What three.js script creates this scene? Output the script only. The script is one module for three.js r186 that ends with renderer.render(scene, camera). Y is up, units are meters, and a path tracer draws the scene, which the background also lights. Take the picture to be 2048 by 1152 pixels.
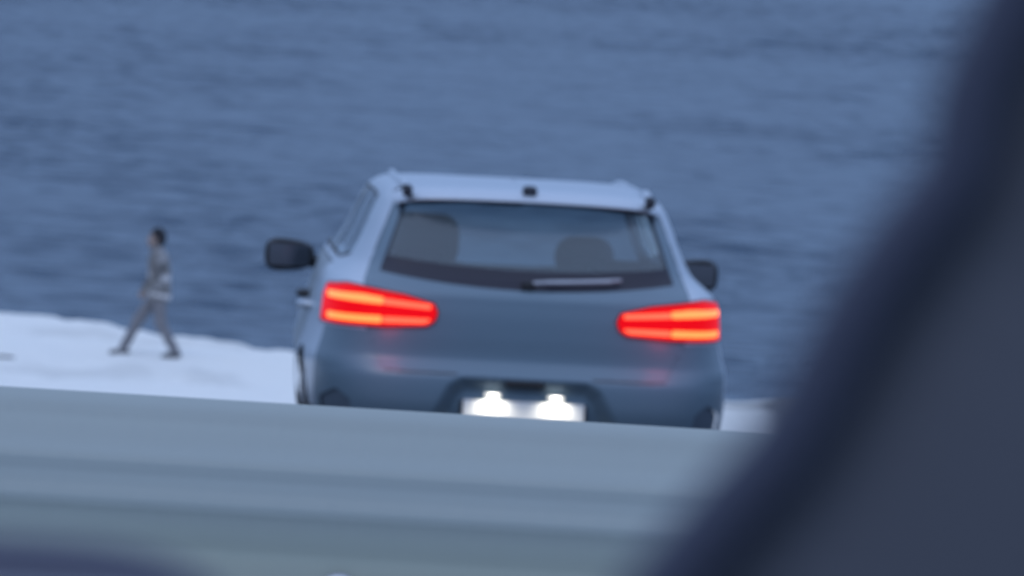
import * as THREE from 'three';
import { RoundedBoxGeometry } from 'three/addons/geometries/RoundedBoxGeometry.js';
import { mergeGeometries } from 'three/addons/utils/BufferGeometryUtils.js';

// ------------------------------------------------------------------ camera, sky, sun, exposure
const scene = new THREE.Scene();
const CAM_Y = 3.247;                       // above the road the car stands on
const camera = new THREE.PerspectiveCamera(4.386, 16 / 9, 0.05, 9000);
camera.position.set(0, CAM_Y, 0);
camera.rotation.order = 'YXZ';
camera.rotation.set(-0.0681, 0, 0.056);
camera.focus = 10.5;
camera.userData.fStop = 17;
scene.add(camera);

// overcast dusk: one even blue sky, three times brighter overhead than at the horizon
const SW = 64, SH = 128, skyData = new Float32Array(SW * SH * 4);
for (let j = 0; j < SH; j++) {
  const up = Math.max(0, Math.sin(((j + 0.5) / SH - 0.5) * Math.PI));
  const g = 0.335 + 0.54 * Math.pow(up, 0.9);
  for (let i = 0; i < SW; i++) {
    const at = (j * SW + i) * 4;
    skyData[at] = g * (0.56 + 0.17 * up); skyData[at + 1] = g * (0.90 + 0.02 * up); skyData[at + 2] = g * (1.60 - 0.22 * up); skyData[at + 3] = 1;
  }
}
const skyTexture = new THREE.DataTexture(skyData, SW, SH, THREE.RGBAFormat, THREE.FloatType);
skyTexture.mapping = THREE.EquirectangularReflectionMapping;
skyTexture.magFilter = THREE.LinearFilter; skyTexture.minFilter = THREE.LinearFilter;
skyTexture.needsUpdate = true;
scene.background = skyTexture; scene.environment = skyTexture;

const sun = new THREE.DirectionalLight(new THREE.Color().setRGB(1, 0.95, 0.9), 0.3);
sun.position.set(-30, 60, 10); sun.target.position.set(0, 0, -40);
sun.castShadow = true; sun.shadow.radius = 60;
Object.assign(sun.shadow.camera, { left: -60, right: 60, top: 60, bottom: -60, near: 1, far: 200 });
scene.add(sun, sun.target);

const renderer = new THREE.WebGLRenderer({ antialias: true });
renderer.setSize(1024, 576);
renderer.toneMapping = THREE.LinearToneMapping;
renderer.toneMappingExposure = 1;
renderer.shadowMap.enabled = true;

// ------------------------------------------------------------------ helpers
let seed = 20251;
const rnd = () => { seed = (seed + 0x6d2b79f5) | 0; let t = Math.imul(seed ^ (seed >>> 15), 1 | seed); t = (t + Math.imul(t ^ (t >>> 7), 61 | t)) ^ t; return ((t ^ (t >>> 14)) >>> 0) / 4294967296; };
const hash = (x, y) => { let h = Math.imul(x | 0, 374761393) + Math.imul(y | 0, 668265263); h = Math.imul(h ^ (h >>> 13), 1274126177); return ((h ^ (h >>> 16)) >>> 0) / 4294967296; };
function noise(x, y) {                     // value noise in 0..1
  const i = Math.floor(x), j = Math.floor(y), u = x - i, v = y - j, a = u * u * (3 - 2 * u), b = v * v * (3 - 2 * v);
  const p = hash(i, j), q = hash(i + 1, j), r = hash(i, j + 1), s = hash(i + 1, j + 1);
  return p + (q - p) * a + (r - p) * b + (p - q - r + s) * a * b;
}
const fbm = (x, y, n = 4) => { let s = 0, a = 0.5, t = 0; for (let k = 0; k < n; k++) { s += a * noise(x, y); t += a; x = x * 2.03 + 17.1; y = y * 2.03 + 5.7; a *= 0.5; } return s / t; };
const clamp = (x, a = 0, b = 1) => Math.min(b, Math.max(a, x));
const step = (a, b, x) => { const t = clamp((x - a) / (b - a)); return t * t * (3 - 2 * t); };
const lerp = (a, b, t) => a + (b - a) * t;
const V = (...a) => new THREE.Vector3(...a);
const rgb = (r, g, b) => new THREE.Color().setRGB(r, g, b);
const std = (c, roughness = 0.7, metalness = 0, more = {}) => new THREE.MeshStandardMaterial({ color: rgb(...c), roughness, metalness, side: THREE.DoubleSide, ...more });
const phys = (c, more = {}) => new THREE.MeshPhysicalMaterial({ color: rgb(...c), side: THREE.DoubleSide, ...more });
const taken = {};
function numbered(name) { const n = taken[name] = (taken[name] ?? -1) + 1; return n ? `${name}_${String(n).padStart(3, '0')}` : name; }
function mesh(name, g, m, parent) {
  const o = new THREE.Mesh(g, m); o.name = parent ? name : numbered(name); o.castShadow = o.receiveShadow = true;
  (parent ?? scene).add(o); return o;
}
function thing(name, label, category, group) {
  const o = new THREE.Group(); o.name = numbered(name); o.userData = { label, category }; if (group) o.userData.group = group;
  scene.add(o); return o;
}
function structure(name, g, m, label) { const o = mesh(name, g, m); o.userData = { kind: 'structure', label }; return o; }
function grid(xs, zs, fn, color) {         // heightfield sheet, uv in metres
  const p = [], uv = [], c = [], ix = [], nx = xs.length;
  for (const z of zs) for (const x of xs) { const q = fn(x, z); p.push(...q); uv.push(q[0], q[2]); if (color) c.push(...color(q[0], q[1], q[2])); }
  for (let j = 0; j + 1 < zs.length; j++) for (let i = 0; i + 1 < nx; i++) { const a = j * nx + i; ix.push(a, a + 1, a + nx, a + 1, a + nx + 1, a + nx); }
  const g = new THREE.BufferGeometry();
  g.setAttribute('position', new THREE.Float32BufferAttribute(p, 3)); g.setAttribute('uv', new THREE.Float32BufferAttribute(uv, 2));
  if (color) g.setAttribute('color', new THREE.Float32BufferAttribute(c, 3));
  g.setIndex(ix); g.computeVertexNormals(); return g;
}
const range = (a, b, n) => Array.from({ length: n + 1 }, (_, i) => lerp(a, b, i / n));
function noiseTexture(size, fn, srgb) {
  const d = new Uint8Array(size * size * 4);
  for (let j = 0; j < size; j++) for (let i = 0; i < size; i++) { const v = fn(i / size, j / size), at = (j * size + i) * 4; for (let k = 0; k < 3; k++) d[at + k] = 255 * clamp(Array.isArray(v) ? v[k] : v); d[at + 3] = 255; }
  const t = new THREE.DataTexture(d, size, size); t.wrapS = t.wrapT = THREE.RepeatWrapping; t.magFilter = THREE.LinearFilter; t.minFilter = THREE.LinearFilter;
  if (srgb) t.colorSpace = THREE.SRGBColorSpace; t.needsUpdate = true; return t;
}
function tileNoise(n) { return (u, v, s) => { const x = u * n, y = v * n, i = Math.floor(x), j = Math.floor(y), a = step(0, 1, x - i), b = step(0, 1, y - j), h = (p, q) => hash(((p % n) + n) % n + s * 131, ((q % n) + n) % n); return lerp(lerp(h(i, j), h(i + 1, j), a), lerp(h(i, j + 1), h(i + 1, j + 1), a), b); }; }
const t8 = tileNoise(8), t32 = tileNoise(32), t96 = tileNoise(96);
const grain = noiseTexture(512, (u, v) => 0.3 * t8(u, v, 1) + 0.35 * t32(u, v, 2) + 0.35 * t96(u, v, 3));
const grainAt = (n) => { const t = grain.clone(); t.repeat.set(n, n); t.needsUpdate = true; return t; };

// ------------------------------------------------------------------ ground, road, snow, water
const WATER_Y = -5.05, NEAR_Y = CAM_Y - 1.42;
const shore = (x) => -101.6 + 26 * Math.tanh((x + 0.3) * 0.72 / 26) + (fbm(x * 0.45 + 30, 3.2) - 0.5) * 1.7 + (fbm(x * 1.9 + 4, 9.2, 2) - 0.5) * 0.5;
const roadY = (z) => -0.02 * (-z - 31.95);   // the road runs gently down towards the shore
function groundY(x, z) {
  if (z > -9) return NEAR_Y;
  let y = lerp(NEAR_Y, roadY(Math.max(z, -38)), step(-9, -17, z));
  y = lerp(y, -4.95, step(-37.4, -60, z));
  return y - 2.5 * step(-86, -98, z) - 6 * step(-135, -400, z);
}
structure('ground', grid(range(-400, 400, 40), [400, 60, 6, ...range(-9, -150, 94), -400, -900], (x, z) => [x, groundY(x, z) + (z < -40 ? (fbm(x * 0.2, z * 0.2) - 0.5) * 0.2 : 0), z]),
  std([0.07, 0.068, 0.065], 0.95, 0, { bumpMap: grainAt(0.4), bumpScale: 0.03 }), 'dark bare ground of the bank below the road');
structure('bounce_snow', grid(range(-60, 60, 120), range(-2.6, -16.5, 28), (x, z) => [x, groundY(x, z) + 0.06 + 0.05 * fbm(x * 1.2, z * 1.2), z]), std([0.8, 0.81, 0.82], 0.85, 0, { bumpMap: grainAt(0.6), bumpScale: 0.02 }), 'unseen snow added to bounce light onto the guardrail');  // unseen snow, added to bounce light up onto the underside of the rail
const asphalt = std([0.055, 0.056, 0.06], 0.85, 0, { bumpMap: grainAt(0.7), bumpScale: 0.006 });
structure('road', grid(range(-120, 120, 24), range(-17.5, -36.9, 8), (x, z) => [x, roadY(z) + 0.012, z]), asphalt, 'grey asphalt road under the silver car');
structure('near_road', grid(range(-120, 120, 24), range(9, -2.4, 4), (x, z) => [x, NEAR_Y + 0.006, z]), asphalt, 'grey asphalt road on the near side of the guardrail');

const snowMat = std([0.86, 0.85, 0.80], 0.8, 0, { vertexColors: true, bumpMap: grainAt(0.6), bumpScale: 0.03 });
const snowTop = (x, z) => -4.77 + (fbm(x * 0.35, z * 0.35) - 0.5) * 0.26 + (fbm(x * 1.6 + 8, z * 1.1, 3) - 0.5) * 0.14;
structure('snow', grid([...range(-60, -10, 50), ...range(-9.95, 9.95, 398), ...range(10, 60, 50)], range(0, 1, 190), (x, t) => {
  const e = shore(x), z = lerp(-58, e - 0.25, t), d = z - e;
  return [x, lerp(-5.2, snowTop(x, z), step(-0.25, 0.55, d)), z];
}, (x, y, z) => {
  const d = z - shore(x), wet = lerp(0.42, 1, step(-0.2, 0.35, d)), slush = x < 2 ? 1 : clamp(1 - 0.72 * step(3.25, 3.7, x) - 0.4 * step(0.9, 1.3, d) * step(2.3, 1.9, d) * step(2.3, 2.8, x) - 0.2 * step(2.4, 2.8, x), 0.2, 1), dirt = slush * (1 - 0.16 * step(0.55, 0.75, fbm(x * 0.8 + 3, z * 0.35 + 1)));
  return [wet * dirt, wet * dirt, wet * dirt];
}), snowMat, 'pale blue snow covering the shore beside the water');

// wind ripples as real relief: many short crested wave trains, crests mostly across the view
const waves = [];
for (let k = 0; k < 46; k++) {
  const L = 0.42 * Math.pow(5.5, rnd()), a = (rnd() - 0.5) * 1.0, q = 2 * Math.PI / L;
  waves.push([Math.sin(a) * q, Math.cos(a) * q, rnd() * 6.28, 0.0050 * Math.pow(L, 0.7)]);
}
function waterY(x, z) {
  let h = 0;
  for (const [kx, kz, p, a] of waves) h += a * Math.sin(kx * x + kz * z + p);
  const gust = 0.65 + 0.75 * step(0.3, 0.75, fbm(x * 0.09 + 40, z * 0.05 + 3, 3));
  return WATER_Y + h * gust * (1 - step(-290, -340, z));
}
const waterMat = phys([0.008, 0.042, 0.085], { roughness: 0.24, ior: 1.333, specularIntensity: 1 });
structure('water', mergeGeometries([
  grid(range(-26, 26, 270), range(-92, -340, 1500), (x, z) => [x, waterY(x, z), z]),
  grid(range(-4000, -26, 8), [-92, -340], (x, z) => [x, WATER_Y, z]),
  grid(range(26, 4000, 8), [-92, -340], (x, z) => [x, WATER_Y, z]),
  grid(range(-4000, 4000, 8), [-340, -2000, -8000], (x, z) => [x, WATER_Y, z]),
]), waterMat, 'blue rippled water behind the car and the snowy shore');

// ------------------------------------------------------------------ guardrail
{
  const rail = thing('guardrail', 'galvanised steel crash barrier running across the bottom in front of the car', 'guardrail');
  rail.position.set(0, NEAR_Y, -7.8); rail.rotation.y = -0.06;
  const TOP = CAM_Y - 0.668 - NEAR_Y;
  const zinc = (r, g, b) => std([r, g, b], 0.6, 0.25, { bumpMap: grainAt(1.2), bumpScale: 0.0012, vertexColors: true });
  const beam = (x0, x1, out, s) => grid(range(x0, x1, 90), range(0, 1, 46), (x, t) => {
    const w = Math.pow(0.5 - 0.5 * Math.cos(4 * Math.PI * t), 0.85);
    const lip = t < 0.03 ? -0.012 * (1 - t / 0.03) : t > 0.97 ? -0.012 * (t - 0.97) / 0.03 : 0;
    return [x, TOP - 0.31 * t, 0.024 * w + 0.10 * t + 0.02 * step(0.6, 1, t) + 0.008 * Math.exp(-(((t - 0.2) / 0.03) ** 2)) + 0.007 * Math.exp(-(((t - 0.34) / 0.03) ** 2)) + out + lip + 0.004 * (fbm(x * 1.3 + s, t * 2) - 0.5)];
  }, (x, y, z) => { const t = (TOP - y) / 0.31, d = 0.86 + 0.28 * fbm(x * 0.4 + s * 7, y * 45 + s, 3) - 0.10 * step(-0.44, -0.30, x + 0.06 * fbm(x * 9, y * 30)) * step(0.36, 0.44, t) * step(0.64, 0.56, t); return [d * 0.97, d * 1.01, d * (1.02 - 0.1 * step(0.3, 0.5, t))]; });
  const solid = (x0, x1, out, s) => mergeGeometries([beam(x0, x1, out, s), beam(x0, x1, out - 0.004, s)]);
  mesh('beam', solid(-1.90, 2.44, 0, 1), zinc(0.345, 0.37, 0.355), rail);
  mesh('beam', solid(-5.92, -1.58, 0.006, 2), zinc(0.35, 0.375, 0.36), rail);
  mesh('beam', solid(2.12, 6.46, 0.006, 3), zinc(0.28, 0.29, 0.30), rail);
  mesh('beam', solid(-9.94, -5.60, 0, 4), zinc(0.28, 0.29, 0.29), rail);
  const postShape = new THREE.Shape([[-0.05, 0], [0.05, 0], [0.05, -0.01], [-0.04, -0.01], [-0.04, -0.09], [0.05, -0.09], [0.05, -0.1], [-0.05, -0.1]].map((p) => new THREE.Vector2(...p)));
  const postG = new THREE.ExtrudeGeometry(postShape, { depth: TOP + 0.28, bevelEnabled: false }); postG.rotateX(-Math.PI / 2); postG.translate(0, -0.3, -0.13);
  const boltG = new THREE.SphereGeometry(0.017, 14, 8, 0, Math.PI * 2, 0, Math.PI / 2); boltG.rotateX(Math.PI / 2); boltG.scale(1.25, 1, 0.7);
  const boltM = std([0.5, 0.52, 0.54], 0.35, 0.5);
  const postM = std([0.24, 0.25, 0.26], 0.55, 0.4);
  for (let x = -8.198; x < 8; x += 2.01) {
    mesh('post', postG, postM, rail).position.set(x, 0, 0);
    const s = mesh('spacer', new RoundedBoxGeometry(0.1, 0.2, 0.028, 2, 0.005), postM, rail); s.position.set(x, TOP - 0.155, -0.018);
  }
  for (const c of [-1.74, 2.28, -5.76]) for (const dx of [-0.11, 0.11]) for (const [dy, dz] of [[0.056, 0.04], [0.112, 0.05], [0.198, 0.082], [0.254, 0.11]]) {
    const b = mesh('bolt', boltG, boltM, rail); b.position.set(c + dx, TOP - dy, dz + 0.004);
  }
  for (let x = -8.198; x < 8; x += 2.01) mesh('bolt', boltG, boltM, rail).position.set(x, TOP - 0.182, 0.060);
}

// ------------------------------------------------------------------ the silver car: one lofted shell cut into its panels
// car axes: x right, y up, z to the rear; rear face near z = 2.2
function pchip(xs, ys) {
  const n = xs.length, d = [], m = new Array(n).fill(0);
  for (let i = 0; i + 1 < n; i++) d.push((ys[i + 1] - ys[i]) / (xs[i + 1] - xs[i]));
  m[0] = d[0]; m[n - 1] = d[n - 2];
  for (let i = 1; i + 1 < n; i++) m[i] = d[i - 1] * d[i] <= 0 ? 0 : 2 * d[i - 1] * d[i] / (d[i - 1] + d[i]);
  return (x) => {
    let i = 0; while (i < n - 2 && x > xs[i + 1]) i++;
    const h = xs[i + 1] - xs[i], t = clamp((x - xs[i]) / h), t2 = t * t, t3 = t2 * t;
    return (2 * t3 - 3 * t2 + 1) * ys[i] + (t3 - 2 * t2 + t) * h * m[i] + (-2 * t3 + 3 * t2) * ys[i + 1] + (t3 - t2) * h * m[i + 1];
  };
}
const RINGS = [ // y, half width, rear z, front z, squareness
  [0.22, 0.80, 2.02, -2.00, 6], [0.30, 0.88, 2.12, -2.12, 6], [0.42, 0.92, 2.19, -2.18, 6], [0.55, 0.935, 2.21, -2.20, 6],
  [0.66, 0.94, 2.20, -2.18, 6], [0.70, 0.933, 2.17, -2.16, 6.5], [0.74, 0.92, 2.14, -2.12, 7], [0.84, 0.892, 2.13, -1.98, 7],
  [0.92, 0.876, 2.12, -1.62, 7.5], [0.97, 0.868, 2.11, -1.22, 7.5], [1.01, 0.858, 2.10, -1.08, 7], [1.05, 0.832, 2.06, -1.02, 7], [1.08, 0.796, 2.02, -0.97, 7],
  [1.12, 0.753, 1.985, -0.90, 7], [1.22, 0.698, 1.915, -0.72, 7.5], [1.32, 0.657, 1.835, -0.52, 8], [1.39, 0.625, 1.775, -0.33, 8],
  [1.42, 0.605, 1.74, -0.20, 7], [1.445, 0.57, 1.70, -0.05, 6], [1.457, 0.52, 1.58, 0.12, 5], [1.463, 0.38, 1.42, 0.28, 4],
  [1.467, 0.17, 1.15, 0.50, 3], [1.468, 0.01, 0.80, 0.70, 3]];
const ringS = RINGS.map((_, i) => i), ringF = [0, 1, 2, 3, 4].map((k) => pchip(ringS, RINGS.map((r) => r[k])));
function sdPoly(pts) {                     // positive inside
  return (x, y) => {
    let d = 1e9, s = 1;
    for (let i = 0, j = pts.length - 1; i < pts.length; j = i++) {
      const [ax, ay] = pts[i], [bx, by] = pts[j], ex = bx - ax, ey = by - ay, wx = x - ax, wy = y - ay, t = clamp((wx * ex + wy * ey) / (ex * ex + ey * ey));
      d = Math.min(d, (wx - ex * t) ** 2 + (wy - ey * t) ** 2);
      const c1 = y >= ay, c2 = y < by, c3 = ex * wy > ey * wx;
      if ((c1 && c2 && c3) || (!c1 && !c2 && !c3)) s = -s;
    }
    return -s * Math.sqrt(d);
  };
}
const rounded = (pts, r) => { const f = sdPoly(pts); return (x, y) => f(x, y) + r; };
const recess = rounded([[-0.40, 0.40], [0.40, 0.40], [0.30, 0.60], [0.26, 0.635], [-0.26, 0.635], [-0.30, 0.60]], 0.02);
function shell() {                          // triangle soup: 6 numbers a corner (position, normal)
  const ab = [];
  for (let i = 0; i < 130; i++) ab.push([lerp(1, -1, i / 130), 1]);
  for (let i = 0; i < 120; i++) ab.push([-1, lerp(1, -1, i / 120)]);
  for (let i = 0; i < 60; i++) ab.push([lerp(-1, 1, i / 60), -1]);
  for (let i = 0; i < 120; i++) ab.push([1, lerp(-1, 1, i / 120)]);
  const nc = ab.length, sub = 9, nr = (RINGS.length - 1) * sub + 1, P = [];
  for (let j = 0; j < nr; j++) {
    const [y, w, zr, zf, n] = ringF.map((f) => f(j / sub)), l = (zr - zf) / 2, c = (zr + zf) / 2;
    for (const [a, b] of ab) {
      const r = Math.pow(Math.pow(Math.abs(a), n) + Math.pow(Math.abs(b), n), -1 / n);
      let x = a * r * w, z = c + b * r * l;
      x *= 1 - 0.075 * step(1.3, -1.4, z) * step(1.12, 1.0, y);
      if (z > 1.7 && y < 0.7) z -= 0.04 * step(-0.03, 0.05, recess(x, y));
      P.push(V(x, y, z));
    }
  }
  const N = P.map((_, k) => { const j = Math.floor(k / nc), i = k % nc, j0 = Math.max(0, j - 1), j1 = Math.min(nr - 1, j + 1);
    const e = P[j * nc + (i + 1) % nc].clone().sub(P[j * nc + (i + nc - 1) % nc]), f = P[j1 * nc + i].clone().sub(P[j0 * nc + i]);
    return f.cross(e).normalize(); });
  const S = [];
  const put = (k) => { const p = P[k], n = N[k]; S.push(p.x, p.y, p.z, n.x, n.y, n.z); };
  for (let j = 0; j + 1 < nr; j++) for (let i = 0; i < nc; i++) { const a = j * nc + i, b = j * nc + (i + 1) % nc, c = a + nc, d = b + nc; put(a); put(c); put(b); put(b); put(c); put(d); }
  return S;
}
function clip(S, f) {                       // keeps what has f > 0
  const out = [], q = [0, 0, 0];
  for (let t = 0; t < S.length; t += 18) {
    for (let k = 0; k < 3; k++) { const o = t + 6 * k; q[k] = f(S[o], S[o + 1], S[o + 2], S[o + 3], S[o + 4], S[o + 5]); }
    if (q[0] <= 0 && q[1] <= 0 && q[2] <= 0) continue;
    if (q[0] > 0 && q[1] > 0 && q[2] > 0) { for (let k = 0; k < 18; k++) out.push(S[t + k]); continue; }
    const poly = [];
    for (let k = 0; k < 3; k++) {
      const m = (k + 1) % 3, o = t + 6 * k, p = t + 6 * m;
      if (q[k] > 0) poly.push(S.slice(o, o + 6));
      if ((q[k] > 0) !== (q[m] > 0)) { const u = q[k] / (q[k] - q[m]); poly.push([0, 1, 2, 3, 4, 5].map((c) => lerp(S[o + c], S[p + c], u))); }
    }
    for (let k = 1; k + 1 < poly.length; k++) out.push(...poly[0], ...poly[k], ...poly[k + 1]);
  }
  return out;
}
function skin(S, d = 0, dz = 0) {
  const n = S.length / 6, p = new Float32Array(n * 3), m = new Float32Array(n * 3);
  for (let i = 0; i < n; i++) for (let k = 0; k < 3; k++) { m[3 * i + k] = S[6 * i + 3 + k]; p[3 * i + k] = S[6 * i + k] + d * S[6 * i + 3 + k] + (k === 2 ? dz : 0); }
  const g = new THREE.BufferGeometry();
  g.setAttribute('position', new THREE.BufferAttribute(p, 3)); g.setAttribute('normal', new THREE.BufferAttribute(m, 3)); return g;
}
const box = (w, h, d, r = 0.01, x = 0, y = 0, z = 0) => { const g = new RoundedBoxGeometry(w, h, d, 3, Math.min(r, w / 2.01, h / 2.01, d / 2.01)); g.translate(x, y, z); return g; };
const tube = (pts, r, seg = 24) => new THREE.TubeGeometry(new THREE.CatmullRomCurve3(pts.map((p) => V(...p))), seg, r, 10, false);

{
  const car = thing('silver_car', 'silver hatchback seen from behind with both red tail lights glowing and lit number plate', 'car');
  car.rotation.order = 'YXZ'; car.rotation.set(-0.02, 0.066, 0); car.position.set(-0.066, -0.036, -34.15);
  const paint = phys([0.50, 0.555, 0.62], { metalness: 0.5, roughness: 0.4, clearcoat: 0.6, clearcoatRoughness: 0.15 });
  const tailDark = phys([0.135, 0.20, 0.25], { metalness: 0.4, roughness: 0.46, clearcoat: 0.5, clearcoatRoughness: 0.2 });  // darker tone for tailgate, rear bumper and plate recess
  const black = std([0.018, 0.019, 0.022], 0.6), seamM = std([0.012, 0.012, 0.014], 0.9), trim = std([0.026, 0.029, 0.042], 0.75);
  const glass = phys([0.80, 0.86, 0.86], { transmission: 1, thickness: 0, roughness: 0.03, ior: 1.5 });
  const tinted = phys([0.50, 0.62, 0.68], { transmission: 0.82, thickness: 0, roughness: 0.04, ior: 1.5 });
  const rearZ = (x, y, z) => z - 1.35;
  const mirrorX = (f) => (x, y) => f(Math.abs(x), y);
  // rear window, side windows, windscreen
  const arc = []; for (let i = 0; i <= 12; i++) { const x = lerp(-0.64, 0.64, i / 12); arc.push([x, 1.036 + 0.055 * (x / 0.655) ** 2]); }
  const topArc = []; for (let i = 0; i <= 8; i++) { const x = lerp(0.535, -0.535, i / 8); topArc.push([x, 1.422 - 0.02 * (x / 0.5) ** 2]); }
  const rw = rounded([...arc, ...topArc], -0.005);
  const inRear = (x, y, z) => Math.min(rw(x, y), rearZ(x, y, z));
  const sw = [[[-0.70, 1.095], [0.05, 1.095], [0.05, 1.405], [-0.26, 1.405]], [[0.13, 1.095], [0.95, 1.095], [0.93, 1.405], [0.13, 1.405]], [[1.01, 1.095], [1.42, 1.13], [1.28, 1.395], [0.99, 1.405]]].map((p) => rounded(p, -0.012));
  const side = (f, sgn = 0) => (x, y, z, nx) => Math.min(f(z, y), (Math.abs(nx) - 0.62), sgn ? sgn * x : 1);
  const ws = sdPoly([[-0.76, 0.995], [0.76, 0.995], [0.57, 1.40], [-0.57, 1.40]]);
  const inFront = (x, y, z) => Math.min(ws(x, y), 0.0 - z);
  const anyWindow = (x, y, z, nx) => Math.max(inRear(x, y, z), inFront(x, y, z), ...sw.map((f) => side(f)(x, y, z, nx)));
  // lamps, tailgate, bumper, doors
  const lampShape = mirrorX(sdPoly([[0.865, 0.853], [0.61, 0.856], [0.425, 0.868], [0.39, 0.892], [0.378, 0.932], [0.396, 0.972], [0.53, 1.006], [0.765, 1.034], [0.84, 1.022], [0.868, 0.97]]));
  const inLamp = (x, y, z) => Math.min(lampShape(x, y), z - 1.7);
  const tg = rounded([[-0.60, 0.682], [0.60, 0.682], [0.68, 0.84], [0.70, 1.05], [0.675, 1.115], [0.555, 1.437], [-0.555, 1.437], [-0.675, 1.115], [-0.70, 1.05], [-0.68, 0.84]], 0);
  const inGate = (x, y, z) => Math.min(tg(x, y), z - 1.4);
  const inBumper = (x, y, z) => Math.min(0.677 + 0.168 * step(0.55, 0.63, Math.abs(x)) - y, z - 1.80, y - 0.335);
  const vent = mirrorX(rounded([[0.73, 0.43], [0.83, 0.41], [0.85, 0.54], [0.80, 0.575], [0.75, 0.54]], 0.01));
  const inVent = (x, y, z) => Math.min(vent(x, y), z - 1.5);
  const arches = (x, y, z) => 0.385 - Math.min(Math.hypot(z - 1.32, y - 0.34), Math.hypot(z + 1.34, y - 0.34)) - (Math.abs(x) > 0.55 ? 0 : 9);
  const doorShape = [rounded([[-0.78, 0.50], [0.085, 0.50], [0.085, 1.078], [-0.70, 1.078]], 0), rounded([[0.095, 0.50], [0.88, 0.50], [0.98, 0.66], [1.0, 1.078], [0.095, 1.078]], 0)];
  const headShape = mirrorX(sdPoly([[0.40, 0.66], [0.86, 0.72], [0.88, 0.80], [0.60, 0.78]]));
  const inHead = (x, y, z) => Math.min(headShape(x, y), -1.3 - z);

  const all = shell(), not = (f) => (...a) => -f(...a);
  let rest = clip(all, not(arches));
  const take = (f) => { const p = clip(rest, f); rest = clip(rest, not(f)); return p; };
  const rearGlass = take(inRear), frontGlass = take(inFront);
  const sideGlass = [-1, 1].flatMap((s) => sw.map((f) => take(side(f, s))));
  const lens = [-1, 1].map((s) => take((x, y, z) => Math.min(inLamp(x, y, z), s * x)));
  const heads = [-1, 1].map((s) => take((x, y, z) => Math.min(inHead(x, y, z), s * x)));
  const plateRecess = take((x, y, z) => Math.min(recess(x, y) + 0.035, z - 1.8));
  const vents = [-1, 1].map((s) => take((x, y, z) => Math.min(inVent(x, y, z), s * x)));
  const seamOf = (f) => (...a) => 0.0022 - Math.abs(f(...a));
  const seams = [inGate, (...a) => Math.min(inBumper(...a), -inGate(...a))].map((f) => take(seamOf(f)));
  const doors = [-1, 1].flatMap((s) => doorShape.map((f) => { seams.push(take(seamOf(side(f, s)))); return take(side(f, s)); }));
  const gate = take(inGate), bumper = take(inBumper);
  const sill = take((x, y, z) => 0.33 + 0.16 * step(1.85, 1.75, z) - y);
  mesh('body', skin(rest), paint, car);
  mesh('tailgate', skin(gate), tailDark, car);
  const bump = mesh('rear_bumper', skin(bumper), tailDark, car);
  mesh('lower_cladding', skin(sill), black, car);
  mesh('panel_gap', skin(seams.flat(), -0.007), seamM, car);
  mesh('plate_recess', skin(plateRecess), tailDark, bump);
  for (const v of vents) mesh('bumper_vent', skin(v, -0.008), std([0.075, 0.10, 0.13], 0.7), bump);
  mesh('rear_window', skin(rearGlass, -0.004), tinted, car);
  mesh('window_frit', skin(clip(clip(all, inRear), (x, y, z) => Math.max(0.006 - rw(x, y), 1.125 + 0.035 * (x / 0.6) ** 2 - y, y - 1.42)), -0.002), std([0.016, 0.016, 0.03], 0.5), car);
  mesh('windscreen', skin(frontGlass, -0.004), glass, car);
  for (const s of sideGlass) mesh('side_window', skin(s, -0.005), glass, car);
  for (const v of heads) mesh('headlight', skin(v, 0.004), phys([0.5, 0.52, 0.55], { roughness: 0.1, clearcoat: 1 }), car);
  // window surround: black rubber round each pane
  const rim = (f) => clip(all, (...a) => 0.006 - Math.abs(f(...a) + 0.003));
  mesh('window_seal', mergeGeometries([skin(rim(inFront), 0.002), ...sw.map((f) => skin(rim(side(f)), 0.002))]), black, car);
  // cabin lining
  mesh('cabin_lining', skin(clip(clip(all, (x, y) => y - 1.0), (...a) => -anyWindow(...a) - 0.004), -0.03), trim, car);
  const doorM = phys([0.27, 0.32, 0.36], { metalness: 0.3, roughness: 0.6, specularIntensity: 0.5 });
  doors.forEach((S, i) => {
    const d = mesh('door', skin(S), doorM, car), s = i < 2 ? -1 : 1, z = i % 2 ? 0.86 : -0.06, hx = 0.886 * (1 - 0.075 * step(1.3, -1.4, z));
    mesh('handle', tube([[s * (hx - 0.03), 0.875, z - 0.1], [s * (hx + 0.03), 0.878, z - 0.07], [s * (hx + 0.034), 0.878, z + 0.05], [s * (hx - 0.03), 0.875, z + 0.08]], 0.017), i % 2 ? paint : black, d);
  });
  // tail lamps: a red glowing lens and four brighter bars in each
  const lensM = () => new THREE.MeshPhysicalMaterial({ color: rgb(0.08, 0.001, 0.002), roughness: 0.5, specularIntensity: 0.25, emissive: rgb(1, 0.0, 0.006), emissiveIntensity: 0.82, side: THREE.DoubleSide });
  const barM = (g, i) => new THREE.MeshStandardMaterial({ color: rgb(0.4, 0.02, 0.01), emissive: rgb(1, g, 0.045), emissiveIntensity: i, roughness: 0.4, side: THREE.DoubleSide });
  const outerM = barM(0.19, 2.4), innerM = barM(0.10, 2.0);
  const bars = [
    [[[0.832, 0.985], [0.832, 0.970], [0.622, 0.959], [0.618, 0.978], [0.70, 0.986]], outerM], [[[0.612, 0.974], [0.612, 0.959], [0.418, 0.947], [0.416, 0.959]], innerM],
    [[[0.832, 0.901], [0.830, 0.881], [0.622, 0.881], [0.622, 0.902]], outerM], [[[0.612, 0.900], [0.612, 0.883], [0.44, 0.887], [0.415, 0.899]], innerM]];
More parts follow.
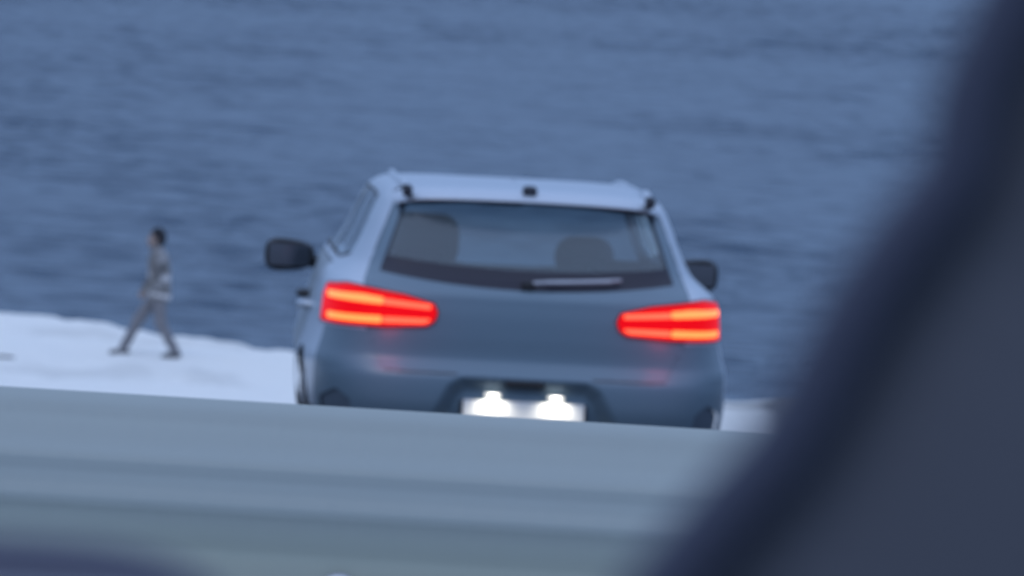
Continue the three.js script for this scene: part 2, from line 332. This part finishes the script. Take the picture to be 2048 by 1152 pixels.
  [-1, 1].forEach((s, i) => {
    const lamp = mesh('tail_light', skin(lens[i], 0.006), lensM(), car);
    for (const [p, m] of bars) { const f = rounded(p, 0.004); mesh('light_bar', skin(clip(lens[i], (x, y) => f(Math.abs(x), y)), 0.011), m, lamp); }
    mesh('lens_rim', skin(clip(lens[i], (x, y) => 0.008 - lampShape(x, y)), 0.009), std([0.12, 0.005, 0.008], 0.3), lamp);
    const lit = new THREE.PointLight(rgb(1, 0.03, 0.05), 0.05, 4, 2); lit.position.set(s * 0.64, 0.93, 2.27); lit.castShadow = true; lit.shadow.radius = 5; car.add(lit); lit.name = 'tail_light_glow';
  });
  // number plate, its two lamps and the tailgate handle
  const plate = mesh('number_plate', box(0.52, 0.112, 0.008, 0.004, 0, 0.517, 2.188), std([0.8, 0.8, 0.78], 0.4), car);
  mesh('plate_frame', mergeGeometries([box(0.54, 0.012, 0.016, 0.003, 0, 0.457, 2.184), box(0.012, 0.112, 0.016, 0.003, -0.266, 0.517, 2.184), box(0.012, 0.112, 0.016, 0.003, 0.266, 0.517, 2.184)]), black, plate);
  for (const x of [-0.135, 0.135]) {
    mesh('plate_lamp', box(0.07, 0.014, 0.03, 0.005, x, 0.598, 2.198), new THREE.MeshStandardMaterial({ color: rgb(0.8, 0.8, 0.75), emissive: rgb(1, 0.97, 0.85), emissiveIntensity: 0.7 }), car);
    const l = new THREE.SpotLight(rgb(1, 0.95, 0.82), 0.17, 3, 1.32, 1, 2); l.position.set(x, 0.602, 2.232); l.target.position.set(x, 0.45, 2.188); l.castShadow = true; l.shadow.radius = 0.4; car.add(l, l.target); l.name = 'plate_lamp_glow';
  }
  mesh('tailgate_handle', box(0.17, 0.03, 0.03, 0.012, 0, 0.648, 2.19), black, car);
  // spoiler: wing across the top of the rear window
  {
    const spot = std([0.03, 0.036, 0.05], 0.6), xs = range(-0.575, 0.575, 60), prof = (x) => {
      const e = Math.abs(x) / 0.575, y = -0.014 * e * e - 0.022 * Math.pow(e, 8), zb = 1.90 - 0.05 * e * e - 0.10 * Math.pow(e, 6);
      return [[1.462 + y, 1.28 - 0.1 * e], [1.467 + y, 1.50], [1.469 + y, 1.64], [1.466 + y, zb - 0.15], [1.461 + y, zb - 0.10], [1.452 + y, zb - 0.06], [1.436 + y, zb - 0.025], [1.418 + y * 0.9, zb - 0.004], [1.411 + y * 0.9, zb - 0.008], [1.409 + y * 0.9, 1.80], [1.407 + y * 0.8, 1.76], [1.405, 1.60]];
    };
    const rows = 12, p = [], ix = [];
    for (const x of xs) for (const [y, z] of prof(x)) p.push(x, y, z);
    for (let i = 0; i + 1 < xs.length; i++) for (let j = 0; j + 1 < rows; j++) { const a = i * rows + j; ix.push(a, a + 1, a + rows, a + 1, a + rows + 1, a + rows); }
    const g = new THREE.BufferGeometry(); g.setAttribute('position', new THREE.Float32BufferAttribute(p, 3)); g.setIndex(ix); g.computeVertexNormals();
    const sp = mesh('spoiler', g, paint, car);
    mesh('high_brake_light', box(0.065, 0.045, 0.05, 0.02, 0.0, 1.462, 1.842), spot, sp);
    for (const s of [-1, 1]) mesh('spoiler_joint', box(0.045, 0.055, 0.05, 0.02, s * 0.525, 1.436, 1.80), spot, sp);
  }
  for (const s of [-1, 1]) {
    const r = mesh('roof_rail', tube([[s * 0.49, 1.42, 0.00], [s * 0.51, 1.446, 0.08], [s * 0.525, 1.451, 0.7], [s * 0.53, 1.452, 1.35], [s * 0.53, 1.462, 1.50], [s * 0.53, 1.44, 1.64]], 0.019, 40), paint, car);
    r.position.y = 0.0;
  }
  // wiper
  const wip = mesh('rear_wiper', mergeGeometries([tube([[0.0, 1.062, 2.06], [0.02, 1.075, 2.065], [0.16, 1.085, 2.05], [0.36, 1.098, 2.03]], 0.008), tube([[0.08, 1.084, 2.045], [0.22, 1.092, 2.04], [0.40, 1.105, 2.02]], 0.007)]), std([0.5, 0.52, 0.56], 0.4, 0.2), car);
  mesh('wiper_cap', box(0.06, 0.045, 0.03, 0.012, 0.0, 1.06, 2.06), black, wip);
  // door mirrors
  for (const s of [-1, 1]) {
    const g = new THREE.SphereGeometry(1, 28, 18), p = g.attributes.position;
    for (let i = 0; i < p.count; i++) { const x = p.getX(i), y = p.getY(i), z = p.getZ(i), q = Math.pow(Math.abs(x) ** 3.2 + Math.abs(y) ** 3.2 + Math.abs(z) ** 3.2, -1 / 3.2); p.setXYZ(i, x * q * 0.115, y * q * (0.072 + 0.012 * s * x), (z > 0 ? Math.min(z * q, 0.55) : z * q) * 0.09); }
    g.computeVertexNormals(); g.translate(s * 0.935, 1.03, -0.50);
    const m = mesh('wing_mirror', g, black, car);
    mesh('mirror_glass', box(0.19, 0.105, 0.006, 0.003, s * 0.938, 1.03, -0.448), phys([0.10, 0.11, 0.13], { metalness: 0.9, roughness: 0.08 }), m);
    mesh('mirror_arm', tube([[s * 0.78, 1.0, -0.56], [s * 0.85, 1.0, -0.54], [s * 0.93, 1.01, -0.52]], 0.026), black, m);
  }
  // wheels
  for (const z of [1.32, -1.34]) for (const s of [-1, 1]) {
    const w = new THREE.Group(); w.name = 'wheel'; car.add(w); w.position.set(s * (z > 0 ? 0.76 : 0.70), 0.335, z);
    const tyre = new THREE.LatheGeometry([[0.215, -0.105], [0.30, -0.112], [0.325, -0.095], [0.335, -0.06], [0.335, 0.06], [0.325, 0.095], [0.30, 0.112], [0.215, 0.105]].map((p) => new THREE.Vector2(...p)), 48); tyre.rotateZ(Math.PI / 2);
    mesh('tyre', tyre, std([0.022, 0.022, 0.024], 0.9), w);
    const spokes = [new THREE.TorusGeometry(0.21, 0.014, 8, 40).rotateY(Math.PI / 2).translate(s * 0.095, 0, 0).toNonIndexed(), new THREE.CylinderGeometry(0.05, 0.05, 0.05, 20).rotateZ(Math.PI / 2).translate(s * 0.08, 0, 0).toNonIndexed()];
    for (let k = 0; k < 5; k++) { const b = box(0.03, 0.19, 0.055, 0.01, s * 0.085, 0.115, 0); b.rotateX(k * 2 * Math.PI / 5); spokes.push(b.index ? b.toNonIndexed() : b); }
    mesh('rim', mergeGeometries(spokes), std([0.35, 0.36, 0.38], 0.4, 0.5), w);
    mesh('wheel_arch', new THREE.CylinderGeometry(0.40, 0.40, 0.28, 32, 1, true, -0.5, Math.PI + 1).rotateZ(Math.PI / 2).translate(-s * 0.08, 0.005, 0), seamM, w);
  }
  mesh('underbody', box(1.55, 0.12, 4.0, 0.04, 0, 0.25, 0), black, car);
  // inside: floor tub, seats with headrests, dashboard, parcel shelf, steering wheel
  mesh('parcel_shelf', box(1.20, 0.03, 0.62, 0.01, 0, 1.02, 1.62), trim, car);
  mesh('dashboard', box(1.42, 0.22, 0.42, 0.06, 0, 0.89, -0.66), trim, car);
  const cloth = std([0.026, 0.032, 0.052], 0.9);
  const rear = mesh('rear_seat', mergeGeometries([box(1.30, 0.62, 0.16, 0.06, 0, 0.80, 1.24), box(1.30, 0.18, 0.52, 0.06, 0, 0.45, 0.98)]), cloth, car);
  for (const x of [-0.44, 0.44]) mesh('headrest', box(0.25, 0.08, 0.09, 0.04, x, 1.12, 1.26), cloth, rear);
  for (const [x, h, hw] of [[-0.37, 0, 0.34], [0.37, 0, 0.27]]) {
    const seat = mesh('front_seat', mergeGeometries([box(0.50, 0.60, 0.16, 0.07, x, 0.77 + h, 0.22), box(0.52, 0.18, 0.52, 0.07, x, 0.45 + h, -0.06)]), cloth, car);
    mesh('headrest', box(hw, hw > 0.3 ? 0.25 : 0.19, 0.18, 0.088, x, hw > 0.3 ? 1.16 : 1.12, 0.25), cloth, seat);
  }
  mesh('steering_wheel', new THREE.TorusGeometry(0.185, 0.016, 10, 36).rotateX(-0.4).translate(-0.37, 0.93, -0.36), black, car);
  mesh('inside_mirror', box(0.22, 0.06, 0.03, 0.015, 0, 1.35, -0.14), black, car);
}

// ------------------------------------------------------------------ person walking on the snow
function surface(field, lo, hi, h) {        // naive surface nets: field < 0 inside
  const n = [0, 1, 2].map((k) => Math.ceil((hi[k] - lo[k]) / h) + 1), F = new Float32Array(n[0] * n[1] * n[2]), at = (i, j, k) => i + n[0] * (j + n[1] * k);
  for (let k = 0; k < n[2]; k++) for (let j = 0; j < n[1]; j++) for (let i = 0; i < n[0]; i++) F[at(i, j, k)] = field(lo[0] + i * h, lo[1] + j * h, lo[2] + k * h);
  const id = new Int32Array(F.length).fill(-1), P = [], N = [], ix = [];
  const E = [[0, 1], [2, 3], [4, 5], [6, 7], [0, 2], [1, 3], [4, 6], [5, 7], [0, 4], [1, 5], [2, 6], [3, 7]];
  for (let k = 0; k + 1 < n[2]; k++) for (let j = 0; j + 1 < n[1]; j++) for (let i = 0; i + 1 < n[0]; i++) {
    const v = []; for (let c = 0; c < 8; c++) v.push(F[at(i + (c & 1), j + ((c >> 1) & 1), k + (c >> 2))]);
    let s = [0, 0, 0], m = 0;
    for (const [a, b] of E) if ((v[a] < 0) !== (v[b] < 0)) { const t = v[a] / (v[a] - v[b]); for (let c = 0; c < 3; c++) s[c] += lerp((a >> c) & 1, (b >> c) & 1, t); m++; }
    if (!m) continue;
    id[at(i, j, k)] = P.length / 3;
    const p = [lo[0] + (i + s[0] / m) * h, lo[1] + (j + s[1] / m) * h, lo[2] + (k + s[2] / m) * h], e = h * 0.5;
    const g = V(field(p[0] + e, p[1], p[2]) - field(p[0] - e, p[1], p[2]), field(p[0], p[1] + e, p[2]) - field(p[0], p[1] - e, p[2]), field(p[0], p[1], p[2] + e) - field(p[0], p[1], p[2] - e)).normalize();
    P.push(...p); N.push(g.x, g.y, g.z);
  }
  const D = [[1, 0, 0], [0, 1, 0], [0, 0, 1]];
  for (let k = 1; k + 1 < n[2]; k++) for (let j = 1; j + 1 < n[1]; j++) for (let i = 1; i + 1 < n[0]; i++) for (let a = 0; a < 3; a++) {
    const f0 = F[at(i, j, k)], f1 = F[at(i + D[a][0], j + D[a][1], k + D[a][2])];
    if ((f0 < 0) === (f1 < 0)) continue;
    const u = D[(a + 1) % 3], w = D[(a + 2) % 3], q = (p, r) => id[at(i - p * u[0] - r * w[0], j - p * u[1] - r * w[1], k - p * u[2] - r * w[2])];
    const A = q(0, 0), B = q(1, 0), C = q(1, 1), G = q(0, 1);
    if (f0 < 0) ix.push(A, B, C, A, C, G); else ix.push(A, C, B, A, G, C);
  }
  const g = new THREE.BufferGeometry(); g.setAttribute('position', new THREE.Float32BufferAttribute(P, 3)); g.setAttribute('normal', new THREE.Float32BufferAttribute(N, 3)); g.setIndex(ix); return g;
}
const cap = (a, b, ra, rb) => { const e = b.map((v, k) => v - a[k]), L = e[0] ** 2 + e[1] ** 2 + e[2] ** 2; return (x, y, z) => { const t = clamp(((x - a[0]) * e[0] + (y - a[1]) * e[1] + (z - a[2]) * e[2]) / L); return Math.hypot(x - a[0] - t * e[0], y - a[1] - t * e[1], z - a[2] - t * e[2]) - lerp(ra, rb, t); }; };
const ell = (c, r) => (x, y, z) => { const q = Math.hypot((x - c[0]) / r[0], (y - c[1]) / r[1], (z - c[2]) / r[2]); return (q - 1) * Math.min(...r); };
const blend = (fs, k) => (x, y, z) => { let d = 9; for (const f of fs) { const v = f(x, y, z), h = Math.max(k - Math.abs(d - v), 0) / k; d = Math.min(d, v) - h * h * k * 0.25; } return d; };
{
  const man = thing('person', 'person in grey clothes with dark hair striding left across the snow by the water', 'person');
  const X = -4.79, Z = -99.6; man.position.set(X, snowTop(X, Z) - 0.015, Z);
  const skinM = std([0.30, 0.22, 0.19], 0.6), hairM = std([0.02, 0.02, 0.025], 0.9), jacketM = std([0.25, 0.25, 0.265], 0.9, 0, { vertexColors: true }), trouserM = std([0.21, 0.205, 0.22], 0.9), shoeM = std([0.16, 0.16, 0.17], 0.8);
  // joints: walking towards -x, left side to the camera (+z)
  const J = { hip: [0.12, 0.90, 0], chest: [0.08, 1.24, 0], neck: [0.055, 1.45, 0], head: [0.04, 1.58, 0],
    sl: [0.075, 1.38, 0.19], el: [0.055, 1.10, 0.26], wl: [-0.06, 0.93, 0.24], sr: [0.075, 1.38, -0.19], er: [0.17, 1.13, -0.24], wr: [0.06, 0.92, -0.24],
    hl: [0.12, 0.88, 0.09], kl: [0.16, 0.47, 0.09], al: [0.37, 0.11, 0.09], hr: [0.12, 0.88, -0.09], kr: [-0.14, 0.50, -0.09], ar: [-0.33, 0.09, -0.09] };
  const hand = (w, dir, s) => {            // palm, four fingers of different length, thumb; curled a little
    const d = V(...dir).normalize(), out = V(0, 0, s), down = d.clone().cross(out).normalize(), at = (a, b, c) => [0, 1, 2].map((k) => w[k] + d.getComponent(k) * a + down.getComponent(k) * b + out.getComponent(k) * c);
    const fs = [cap(at(0, 0, 0), at(0.07, 0, 0), 0.027, 0.032), cap(at(0.05, -0.025, 0), at(0.07, 0.025, 0), 0.018, 0.018)];
    [0.066, 0.076, 0.07, 0.055].forEach((L, i) => { const b = -0.03 + 0.02 * i; fs.push(cap(at(0.08, b, 0), at(0.08 + L * 0.5, b, -0.006), 0.0105, 0.0095), cap(at(0.08 + L * 0.5, b, -0.006), at(0.08 + L * 0.85, b, -0.03), 0.0095, 0.008)); });
    fs.push(cap(at(0.02, -0.03, 0), at(0.055, -0.058, -0.01), 0.012, 0.011), cap(at(0.055, -0.058, -0.01), at(0.09, -0.062, -0.02), 0.011, 0.009));
    return fs;
  };
  const HL = hand(J.wl, [-0.5, -1, -0.05], 1), HR = hand(J.wr, [-0.45, -1, 0], -1);
  const hd = J.head, headF = blend([ell([hd[0] + 0.01, hd[1] + 0.03, 0], [0.098, 0.105, 0.078]), ell([hd[0] - 0.035, hd[1] - 0.045, 0], [0.062, 0.075, 0.06]), cap([hd[0] - 0.092, hd[1] + 0.005, 0], [hd[0] - 0.112, hd[1] - 0.03, 0], 0.009, 0.014), ell([hd[0] - 0.088, hd[1] - 0.066, 0], [0.012, 0.008, 0.026]), ell([hd[0] - 0.075, hd[1] - 0.105, 0], [0.022, 0.018, 0.025]), cap([0.06, 1.42, 0], [0.045, 1.53, 0], 0.056, 0.052), ell([hd[0] + 0.012, hd[1] - 0.005, 0.078], [0.018, 0.032, 0.008]), ell([hd[0] + 0.012, hd[1] - 0.005, -0.078], [0.018, 0.032, 0.008])], 0.02);
  const bodyF = blend([cap(J.hip, J.chest, 0.11, 0.12), cap(J.chest, J.neck, 0.12, 0.06), cap(J.hl, J.kl, 0.075, 0.05), cap(J.kl, J.al, 0.05, 0.036), cap(J.hr, J.kr, 0.075, 0.05), cap(J.kr, J.ar, 0.05, 0.036), cap(J.sl, J.el, 0.045, 0.038), cap(J.el, J.wl, 0.036, 0.026), cap(J.sr, J.er, 0.045, 0.038), cap(J.er, J.wr, 0.036, 0.026)], 0.04);
  mesh('body', mergeGeometries([surface(bodyF, [-0.45, 0.02, -0.36], [0.5, 1.55, 0.36], 0.014), surface(headF, [-0.12, 1.36, -0.11], [0.18, 1.74, 0.11], 0.005), surface(blend(HL, 0.008), [-0.26, 0.70, 0.14], [0.04, 1.0, 0.34], 0.004), surface(blend(HR, 0.008), [-0.10, 0.70, -0.34], [0.16, 0.98, -0.14], 0.004)]), skinM, man);
  const jacketF = blend([cap([0.125, 0.83, 0.05], [0.09, 1.28, 0.07], 0.15, 0.142), cap([0.125, 0.83, -0.05], [0.09, 1.28, -0.07], 0.15, 0.142), cap([0.08, 1.34, 0.10], [0.08, 1.34, -0.10], 0.10, 0.10), cap([0.065, 1.40, 0], [0.055, 1.46, 0], 0.09, 0.078), cap(J.sl, J.el, 0.085, 0.072), cap(J.el, J.wl, 0.072, 0.056), cap(J.sr, J.er, 0.085, 0.072), cap(J.er, J.wr, 0.072, 0.056)], 0.04);
  const jg = surface((x, y, z) => Math.max(jacketF(x, y, z) + 0.004 * Math.sin(y * 55 + x * 20), 0.77 - y), [-0.40, 0.70, -0.38], [0.45, 1.60, 0.38], 0.012);
  { const p = jg.attributes.position, c = []; for (let i = 0; i < p.count; i++) { const y = p.getY(i) + 0.15 * (p.getX(i) - 0.1), b = Math.max(1 - Math.abs(y - 1.09) / 0.03, 1 - Math.abs(y - 0.85) / 0.028), v = b > 0 && Math.abs(p.getZ(i)) < 0.21 ? 2.4 : 0.55 + 0.9 * step(0.35, 0.65, fbm(p.getX(i) * 9 + 3, y * 11 + p.getZ(i) * 6, 2)); c.push(v * 1.04, v, v * 0.94); } jg.setAttribute('color', new THREE.Float32BufferAttribute(c, 3)); }
  mesh('jacket', jg, jacketM, man);
  const trF = blend([cap([0.12, 0.86, 0.06], [0.12, 0.92, -0.06], 0.12, 0.12), cap(J.hl, J.kl, 0.10, 0.075), cap(J.kl, J.al, 0.072, 0.062), cap(J.hr, J.kr, 0.10, 0.075), cap(J.kr, J.ar, 0.072, 0.062)], 0.045);
  mesh('trousers', surface((x, y, z) => Math.max(trF(x, y, z) + 0.004 * Math.sin(y * 40 + z * 30), 0.075 - y), [-0.50, 0.03, -0.26], [0.54, 1.1, 0.26], 0.012), trouserM, man);
  const shoe = (a, lift) => surface((() => { const f = blend([cap([a[0] + 0.05, 0.045 + lift, a[2]], [a[0] - 0.02, 0.05 + lift, a[2]], 0.042, 0.046), cap([a[0], 0.045 + lift * 0.7, a[2]], [a[0] - 0.15, 0.036, a[2]], 0.045, 0.034), cap([a[0], 0.06, a[2]], a, 0.05, 0.052)], 0.03); return (x, y, z) => Math.max(f(x, y, z), 0.004 - y); })(), [a[0] - 0.25, -0.01, a[2] - 0.1], [a[0] + 0.16, 0.24, a[2] + 0.1], 0.008);
  mesh('shoe', shoe(J.al, 0.03), shoeM, man); mesh('shoe', shoe(J.ar, 0), shoeM, man);
  const hairF = blend([ell([hd[0] + 0.022, hd[1] + 0.045, 0], [0.108, 0.108, 0.092]), ell([hd[0] + 0.06, hd[1] - 0.01, 0], [0.07, 0.09, 0.082])], 0.03);
  mesh('hair', surface((x, y, z) => Math.max(hairF(x, y, z) + 0.004 * Math.sin(x * 190 + z * 130) * Math.sin(y * 150), -(0.9 * (x - hd[0] + 0.035) + 0.55 * (y - hd[1] - 0.045)), hd[1] - 0.085 - y), [-0.12, 1.44, -0.12], [0.2, 1.76, 0.12], 0.006), hairM, man);
}

// ------------------------------------------------------------------ stones in the snow
{
  const stoneM = std([0.10, 0.10, 0.105], 0.9, 0, { bumpMap: grainAt(2), bumpScale: 0.01 });
  const stone = (x, z, r, flat, s, label) => {
    const g = new THREE.IcosahedronGeometry(r, 4), p = g.attributes.position;
    for (let i = 0; i < p.count; i++) { const v = V().fromBufferAttribute(p, i), n = 0.75 + 0.5 * fbm(v.x / r * 1.3 + s, v.y / r * 1.3 + v.z / r * 1.7 + s, 3); p.setXYZ(i, v.x * n * 1.7, v.y * n * flat, v.z * n); }
    g.computeVertexNormals();
    const o = mesh('stone', g, stoneM); o.position.set(x, snowTop(x, z) + r * flat * 0.25, z); o.userData = { label, category: 'stone' };
  };
  stone(-6.62, -98.6, 0.085, 0.32, 3, 'small flat dark stone in the snow at the far left, the farther of two');
  stone(-6.72, -95.2, 0.10, 0.32, 9, 'small flat dark stone in the snow cut by the left edge, just above the guardrail');
}

// ------------------------------------------------------------------ the near vehicle the picture is taken from: pillar and mirror, far out of focus
{
  const K = 15040, c = Math.cos(0.056), s = Math.sin(0.056), pitch = 0.0681;
  const at = (px, py, d) => {              // a measured place, written as metres right and up of the eye at distance d
    const x = (px - 1024) / K * d, y = -(py - 576) / K * d, X = x * c - y * s, Y = x * s + y * c;
    return V(X, CAM_Y + Y * Math.cos(pitch) - d * Math.sin(pitch), -d * Math.cos(pitch) - Y * Math.sin(pitch));
  };
  const p = thing('window_pillar', 'dark slanting car window pillar out of focus filling the right edge', 'car pillar');
  const edge = [[2120, -420], [2035, -200], [1958, 0], [1900, 120], [1872, 220], [1856, 310], [1762, 430], [1668, 570], [1600, 700], [1548, 800], [1502, 870], [1430, 950], [1350, 1045], [1262, 1152], [1100, 1350], [965, 1520]].map(([x, y]) => at(x - 12, y, 1.5));
  const curve = new THREE.CatmullRomCurve3(edge, false, 'centripetal');
  const base = edge[0].clone(); p.position.set(base.x, NEAR_Y, base.z);
  const local = (v) => v.clone().sub(p.position);
  const strip = (w0, w1, z0, z1, r) => {   // sweep of a rounded bar beside the edge curve
    const n = 90, m = 14, P = [], ix = [];
    for (let i = 0; i <= n; i++) {
      const q = local(curve.getPoint(i / n)), t = curve.getTangent(i / n), side = V(-t.y, t.x, 0).normalize(); if (side.x < 0) side.negate();
      const cx = (w0 + w1) / 2, cz = (z0 + z1) / 2, hx = (w1 - w0) / 2, hz = (z1 - z0) / 2;
      for (let k = 0; k < m; k++) { const a = k / m * 2 * Math.PI, ca = Math.cos(a), sa = Math.sin(a), e = Math.pow(Math.abs(ca) ** 4 + Math.abs(sa) ** 4, -0.25); P.push(q.x + side.x * (cx + hx * ca * e), q.y + side.y * (cx + hx * ca * e), q.z + cz + hz * sa * e); }
    }
    for (let i = 0; i < n; i++) for (let k = 0; k < m; k++) { const a = i * m + k, b = i * m + (k + 1) % m; ix.push(a, b, a + m, b, b + m, a + m); }
    const g = new THREE.BufferGeometry(); g.setAttribute('position', new THREE.Float32BufferAttribute(P, 3)); g.setIndex(ix); g.computeVertexNormals(); return g;
  };
  mesh('window_seal', strip(0, 0.0135, -0.008, 0.012), std([0.060, 0.068, 0.105], 0.8), p);
  mesh('pillar_trim', strip(0.012, 0.17, -0.02, 0.004), std([0.11, 0.115, 0.135], 0.9, 0, { bumpMap: grainAt(1), bumpScale: 0.0008 }), p);
  mesh('door_panel', box(2.3, NEAR_Y > 0 ? 1.15 : 1.15, 0.1, 0.04, -0.75, 0.575, 0.2), std([0.05, 0.055, 0.07], 0.6), p);

  const w = thing('wing_mirror', 'dark blue rounded car mirror out of focus in the lower left corner', 'mirror');
  const q = at(20, 1304, 1.9); w.position.copy(q);
  const g = new THREE.SphereGeometry(1, 40, 28), a = g.attributes.position;
  for (let i = 0; i < a.count; i++) { const x = a.getX(i), y = a.getY(i), z = a.getZ(i), e = Math.pow(Math.abs(x) ** 2.6 + Math.abs(y) ** 2.6 + Math.abs(z) ** 2.6, -1 / 2.6); a.setXYZ(i, x * e * 0.06 - (x < 0 ? 0.10 * -x * e : 0), y * e * 0.029, z * e * 0.05); }
  g.computeVertexNormals();
  mesh('housing', g, std([0.032, 0.034, 0.062], 0.65), w);
  mesh('mirror_glass', box(0.19, 0.045, 0.004, 0.002, -0.05, -0.001, 0.049), phys([0.3, 0.32, 0.35], { metalness: 0.9, roughness: 0.08 }), w);
  mesh('arm', tube([[-0.02, -0.02, 0.0], [-0.02, -0.12, 0.2], [-0.02, -0.30, 0.70]], 0.02), std([0.03, 0.03, 0.035], 0.6), w);
}

renderer.render(scene, camera);
